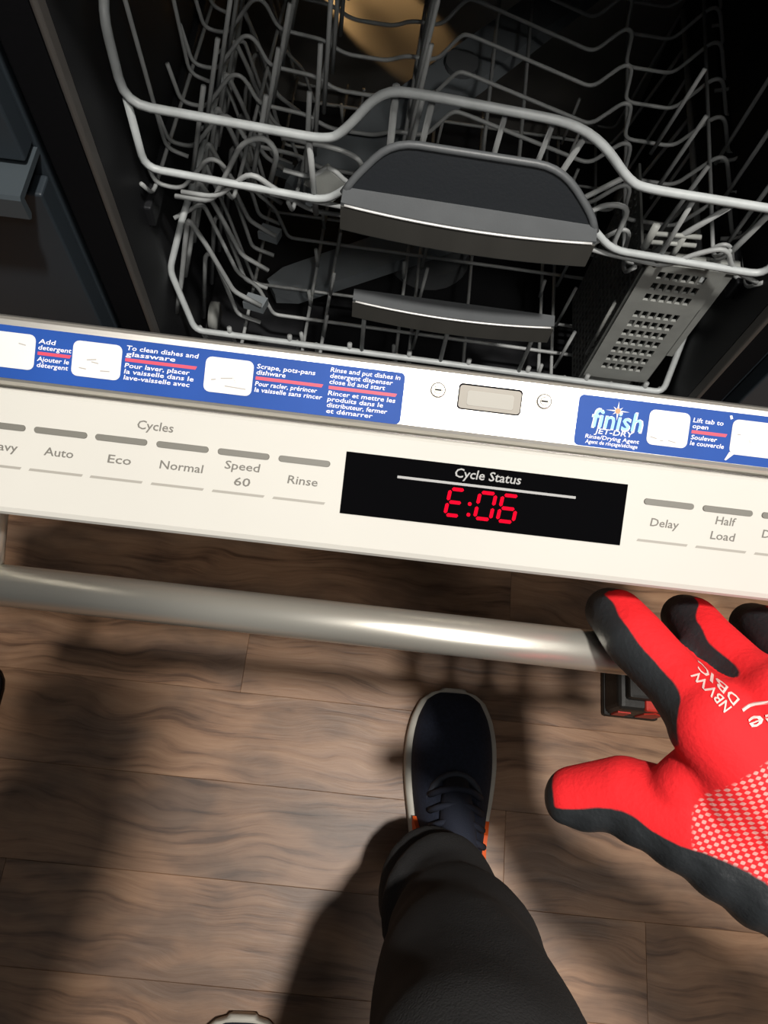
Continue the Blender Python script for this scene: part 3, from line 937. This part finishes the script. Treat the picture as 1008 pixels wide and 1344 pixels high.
# folds in the cloth of the legs
x, y, z = co.T
leg = (z < .74) & (z > .08)
fold = .0045 * np.sin(z * 95 + 9 * (x + y) + 2.2 * np.sin(z * 21 + x * 30)) * np.exp(-((z - .17) / .10) ** 2) \
     + .0035 * np.sin(z * 38 - x * 40 + y * 26) * np.exp(-((z - .36) / .16) ** 2)
co = co + no * (fold * leg)[:, None]
BODY = skin_obj('body', co, fs, ['denim', 'jumper', 'skin', 'hair'], PE)
me = BODY.data
cz = np.array([np.mean(co[list(f_)], axis=0) for f_ in fs])
mi = np.zeros(len(fs), dtype=np.int32)
arm = (cz[:, 2] > .80) | (cz[:, 0] > .20) | (cz[:, 0] < -.19)
mi[arm] = 1
head = (cz[:, 2] > 1.34)
mi[head] = 2
mi[head & ((cz[:, 2] > 1.515) | ((cz[:, 1] < -.41) & (cz[:, 2] > 1.41)))] = 3
me.polygons.foreach_set('material_index', mi)
for s in (-1, 1):
    bm = bmesh.new(); bmesh.ops.create_uvsphere(bm, u_segments=12, v_segments=8, radius=.011)
    for v in bm.verts: v.co += V((s * .033, -.317, 1.478))
    from_bm('eye', bm, 'white', PE, True)

# --- trainers
def shoe(toe, ang, label):
    """toe: world point of the toe tip, shoe runs back from it"""
    ca, sa = math.cos(ang), math.sin(ang)
    def W(s, l, z):      # s back from the toe, l to the right
        return V((toe[0] + l * ca + s * sa, toe[1] - s * ca + l * sa, z))
    ST = [(0.0, .012, .020), (.004, .026, .030), (.014, .038, .042), (.035, .0475, .054), (.06, .0525, .060), (.09, .0535, .064), (.12, .0505, .072),
          (.15, .0455, .084), (.18, .041, .094), (.21, .0385, .100), (.25, .038, .102), (.275, .035, .100), (.289, .026, .096), (.295, .014, .09)]
    fine = [ST[0]]
    for a4, b4 in zip(ST[:-1], ST[1:]):
        i4 = ST.index(a4)
        p4 = ST[max(0, i4 - 1)]; q4 = ST[min(len(ST) - 1, i4 + 2)]
        for t4 in (.25, .5, .75, 1.0):
            f4 = lambda k: .5 * (2 * a4[k] + (b4[k] - p4[k]) * t4 + (2 * p4[k] - 5 * a4[k] + 4 * b4[k] - q4[k]) * t4 ** 2 + (3 * a4[k] - p4[k] - 3 * b4[k] + q4[k]) * t4 ** 3)
            fine.append((a4[0] + (b4[0] - a4[0]) * t4, f4(1), f4(2)))
    ST = fine
    n = 28
    def loft(name, hw, zf, m, parent, lab=None, inset=0.0):
        vs, fs = [], []
        for s, w_, h in ST:
            ring = zf(s, max(w_ + hw, .004), h)
            vs += [W(s if 0 < s < .29 else (s - hw if s == 0 else s + hw), l, z) for l, z in ring]
        k = len(vs) // len(ST)
        for i in range(len(ST) - 1):
            for j in range(k):
                j2 = (j + 1) % k
                fs.append((i * k + j, i * k + j2, (i + 1) * k + j2, (i + 1) * k + j))
        fs.append(tuple(range(k))); fs.append(tuple((len(ST) - 1) * k + j for j in range(k))[::-1])
        return mesh(name, vs, fs, m, parent, True, lab)
    def sole_ring(s, w_, h):
        zt = .026 + .006 * max(0, s - .15) / .15
        zb = .004 if s < .02 else 0.0
        return [(-w_ + .003, zb), (w_ - .003, zb), (w_ + .001, zb + .008), (w_, zt), (w_ - .004, zt + .002), (-w_ + .004, zt + .002), (-w_, zt), (-w_ - .001, zb + .008)]
    def up_ring(s, w_, h):
        out = []
        for j in range(n):
            a = 2 * math.pi * j / n
            c, sn = math.cos(a), math.sin(a)
            l = w_ * math.copysign(abs(c) ** .75, c)
            z = .022 + (h - .022) * (max(0, sn) ** .8) if sn > 0 else .022
            out.append((l, z))
        return out
    up = loft('shoe', -.004, up_ring, 'navy', PE, label)
    loft('sole', .002, sole_ring, 'sole', up, 'pale foam sole')
    # overlay at the front of the laces
    arcp = []
    for i in range(11):
        a = math.pi * i / 10
        arcp.append(W(.118 - .016 * math.sin(a) + .02 * (abs(i - 5) / 5) ** 2, .031 * math.cos(a), .071 - .012 * abs(math.cos(a)) ** 2 + .012 * .2))
    vs, fs = tube_geo(arcp, .0038, 8); mesh('eyelet_overlay', vs, fs, 'vamp', up, True)
    # tongue and laces
    vs, fs = tube_geo([W(.112, 0, .066), W(.14, 0, .080), W(.17, 0, .095), W(.20, 0, .108)], [.015, .019, .021, .022], 14); mesh('tongue', vs, fs, 'lace', up, True)
    for i in range(4):
        s0 = .120 + i * .017
        z0 = .075 + i * .0068
        pts = [W(s0 + .006, -.030, z0 - .008), W(s0, -.016, z0 + .010), W(s0 - .002, 0, z0 + .014), W(s0, .016, z0 + .010), W(s0 + .006, .030, z0 - .008)]
        wire('lace', pts, .0036, 'lace', up, .01)
    # side flashes
    for sg in (-1, 1):
        pts = []
        prof_ = [(.150, .040), (.158, .030), (.178, .034), (.205, .048), (.24, .066), (.200, .056), (.178, .050), (.165, .054)]
        def hw_at(s):
            for (s0, w0, h0), (s1, w1, h1) in zip(ST[:-1], ST[1:]):
                if s0 <= s <= s1: return w0 + (w1 - w0) * (s - s0) / (s1 - s0), h0 + (h1 - h0) * (s - s0) / (s1 - s0)
            return .03, .09
        def surf(s, z):
            w_, h = hw_at(s); w_ -= .004
            sn = (min(.999, max(0, (z - .022) / (h - .022)))) ** (1 / .8)
            return w_ * abs(math.cos(math.asin(sn))) ** .75
        vs = [W(s, sg * (surf(s, z) + .0045), z) for s, z in prof_] + [W(s, sg * (surf(s, z) - .002), z) for s, z in prof_]
        k = len(prof_)
        mesh('side_flash', vs, [tuple(range(k)), tuple(range(k, 2 * k))[::-1]] + [(i, (i + 1) % k, k + (i + 1) % k, k + i) for i in range(k)], 'swoosh', up, False, 'orange curved flash')
    return up
shoe((.142, .156), math.radians(1.5), 'navy trainer with pale sole and orange flash')
shoe((-.064, -.214), math.radians(3), 'navy trainer with pale sole at the back')

# --- glove on the hand that grips the bar
J = dict(ip=(.137, .0910, .644), id=(.1325, .1035, .634), it=(.132, .1085, .624),
         im=(.163, .051, .667),
         mp=(.1715, .0920, .6465), md=(.1700, .1045, .6355), mt=(.1705, .1100, .625), mm=(.1875, .060, .677),
         rp=(.2065, .0920, .647), rd=(.2055, .1045, .636), rt=(.206, .1100, .625), rm=(.2115, .063, .680),
         pp=(.2395, .0890, .642), pd=(.240, .1030, .633), pt=(.240, .1085, .623), pm=(.237, .060, .675),
         wr=(.238, -.024, .655), cm=(.196, -.002, .645), tm=(.166, .012, .636), ti=(.139, .0205, .621), tt=(.1195, .0180, .609))
J = {k: V(v) for k, v in J.items()}
bm = bmesh.new()
FR = {'i': .0150, 'm': .0142, 'r': .0138, 'p': .0125}
for f_ in 'imrp':
    r_ = FR[f_]
    chain(bm, [(J[f_ + 'm'], r_ + .0035), ((J[f_ + 'm'] * .5 + J[f_ + 'p'] * .5), r_ - .0010), (J[f_ + 'p'], r_), (J[f_ + 'd'], r_ - .0012), (J[f_ + 't'], r_ - .0025)])
    capsule(bm, J['wr'], J[f_ + 'm'], .026, r_ + .0055)
capsule(bm, J['cm'], J['im'], .022, .017)
capsule(bm, (.1690, .0400, .6585), (.1580, .0255, .6440), .0135, .0145)
capsule(bm, J['tm'] * .6 + J['cm'] * .4, J['im'] * .55 + J['cm'] * .45, .017, .016)
chain(bm, [(J['wr'], .026), (J['cm'] + V((0, -.003, -.002)), .0265), (J['tm'] + V((0, -.002, -.001)), .0225), (J['ti'], .0185), (J['tt'], .0150)])
capsule(bm, J['wr'], J['wr'] + V((.045, -.055, .010)), .030, .036)
co, no, fs = fuse(bm, .0019, 7, 'glove')
# wrinkles along the dipped palm edge
# which side of each bone is dipped in black
toward = -FWD
segs = []
def bone(a, b, side, ang, cut):
    ax = (J[b] - J[a]).normalized()
    up_ = (toward - ax * toward.dot(ax)).normalized()
    sd = (side - ax * side.dot(ax)); sd = (sd - up_ * sd.dot(up_)).normalized()
    d_ = up_ * math.cos(ang) + sd * math.sin(ang)
    segs.append((np.array(J[a]), np.array(J[b]), np.array(d_), cut))
segs.append((np.array((.1700, .0380, .662)), np.array((.1570, .0260, .646)), np.array(toward), -.75))
R65 = math.radians(76)
for f_ in 'imrp':
    bone(f_ + 'm', f_ + 'p', RIGHT, R65, 0.02)
    bone(f_ + 'p', f_ + 'd', RIGHT, R65, .10)
    bone(f_ + 'd', f_ + 't', RIGHT, R65, .3)
for f_ in 'imrp':
    bone('wr', f_ + 'm', RIGHT, .2, -.35)
R80 = math.radians(84)
bone('wr', 'cm', UP, R80, .0); bone('cm', 'tm', UP, R80, .03); bone('tm', 'ti', UP, R80, .04); bone('ti', 'tt', UP, R80, .12)
acc = np.zeros(len(co)); wsum = np.zeros(len(co))
for a, b, d_, cut in segs:
    ab = b - a
    t_ = np.clip(((co - a) @ ab) / (ab @ ab), 0, 1)
    off = co - (a + t_[:, None] * ab)
    r_ = np.linalg.norm(off, axis=1) + 1e-6
    val = (off @ d_) / r_ - cut
    # fingertips: beyond the last joint everything is dipped
    wgt = 1.0 / (r_ ** 6)
    acc += val * wgt; wsum += wgt
coatv = acc / wsum
for tip in ('it', 'mt', 'rt', 'pt'):
    dd = np.linalg.norm(co - np.array(J[tip]), axis=1)
    coatv = np.where(dd < .017, -.5, coatv)
dd = np.linalg.norm(co - np.array(J['tt']), axis=1)
axt = np.array((J['tt'] - J['ti']).normalized())
coatv = np.minimum(coatv, (.0075 - (co - np.array(J['tt'])) @ axt) * 60)
# lumpy edge of the dip under the thumb
bumpy = np.sin(co[:, 0] * 420) * np.where(coatv < -.25, .0006, 0) * (co[:, 1] < .02)
co = co + no * bumpy[:, None]
GL = skin_obj('glove', co, fs, 'glove', PE, 'red knit work glove with black dipped palm and dotted cuff')
at = GL.data.attributes.new('coat', 'FLOAT', 'POINT'); at.data.foreach_set('value', coatv.astype(np.float32))
hx = np.array((J['mm'] - J['wr']).normalized()); hz = np.array(toward); hy = np.cross(hz, hx); hy /= np.linalg.norm(hy)
q = co - np.array(J['wr'])
cen = np.array((.203, .002, .672))
e1 = (co - cen) @ np.array(RIGHT); e2 = (co - cen) @ np.array(UP)
inside = .0022 * (1 - np.sqrt(((e1 - .012) / .060) ** 2 + (e2 / .050) ** 2)) / .06
cuff = np.stack([q @ hx, q @ hy, inside], axis=1)
at2 = GL.data.attributes.new('cuff', 'FLOAT_VECTOR', 'POINT'); at2.data.foreach_set('vector', cuff.astype(np.float32).ravel())

# prints on the back of the glove, laid on its surface
bvh = BVHTree.FromPolygons([V(c) for c in co], fs)
def on_glove(center, udir, vdir):
    c = V(center)
    def fn(u, t, h):
        p = c + udir * (u * .001) - vdir * (t * .001)
        hit = bvh.ray_cast(p + toward * .1, -toward)
        return (hit[0] if hit[0] else p) + toward * (h * .001)
    return fn
a_ = math.radians(120)
ud = (RIGHT * math.cos(a_) + UP * math.sin(a_)); vd = (RIGHT * -math.sin(a_) + UP * math.cos(a_))
fn = on_glove(V((0, 0, 1)) + (FWD + RIGHT * .4310 - UP * .2285) * .325, ud, vd)
lettering('lettering', 'NBVW', -6.6, 6.6, -.5, 4.1, .9, fn, 'print', GL, 0, 'faded white letters')
lettering('lettering', 'DBIC', -6.6, 6.6, 4.6, 4.1, .9, fn, 'print', GL, 0, 'faded white letters')
a_ = math.radians(197)
ud = (RIGHT * math.cos(a_) + UP * math.sin(a_)); vd = (RIGHT * -math.sin(a_) + UP * math.cos(a_))
fn = on_glove(V((0, 0, 1)) + (FWD + RIGHT * .4950 - UP * .2620) * .320, ud, vd)
lettering('lettering', 'ee', -3.5, 9.5, 2.2, 5.5, .9, fn, 'print', GL, .2, 'white script at the end of the glove logo')
arc_ = [(-18 + 2.0 * i, 6.0 - .02 * (i - 7) ** 2) for i in range(15)]
prism('print_stroke', [(u, t) for u, t in arc_] + [(u, t + 1.0) for u, t in arc_[::-1]], .2, .9, fn, 'print', GL)

# --- left glove, unseen behind the viewpoint, raised to cast the left floor shadow
bm = bmesh.new()
base = V((-.042, -.060, 1.13))
for i, (dx, L_) in enumerate(((-.030, .050), (-.010, .058), (.010, .056), (.028, .046))):
    k = base + V((dx - .01, .035, .045))
    chain(bm, [(base, .026), (k, .0155), (k + V((.012, L_ * .55, .018)), .0130), (k + V((.040, L_ * .6, .012)), .0110)])
chain(bm, [(base, .026), (base + V((.03, .01, .012)), .017), (base + V((.048, .030, .030)), .0135)])
co2, no2, fs2 = fuse(bm, .003, 5, 'glove2')
G2 = skin_obj('glove', co2, fs2, 'toolred', PE, 'unseen red work glove on the left hand, raised to shade the floor')

# added spot throwing the warm patch on the tub back, belongs to added_tub_lamp
sp = bpy.data.lights.new('added_glow_spot', 'SPOT')
sp.energy = 17; sp.color = (1, .60, .25); sp.spot_size = math.radians(27); sp.spot_blend = .4; sp.shadow_soft_size = .006
so = bpy.data.objects.new('added_glow_spot', sp); COL.objects.link(so)
so.location = (-.215, .90, .395)
so.rotation_euler = (V((-.065, 1.0, .285)) - V(so.location)).to_track_quat('-Z', 'Y').to_euler()
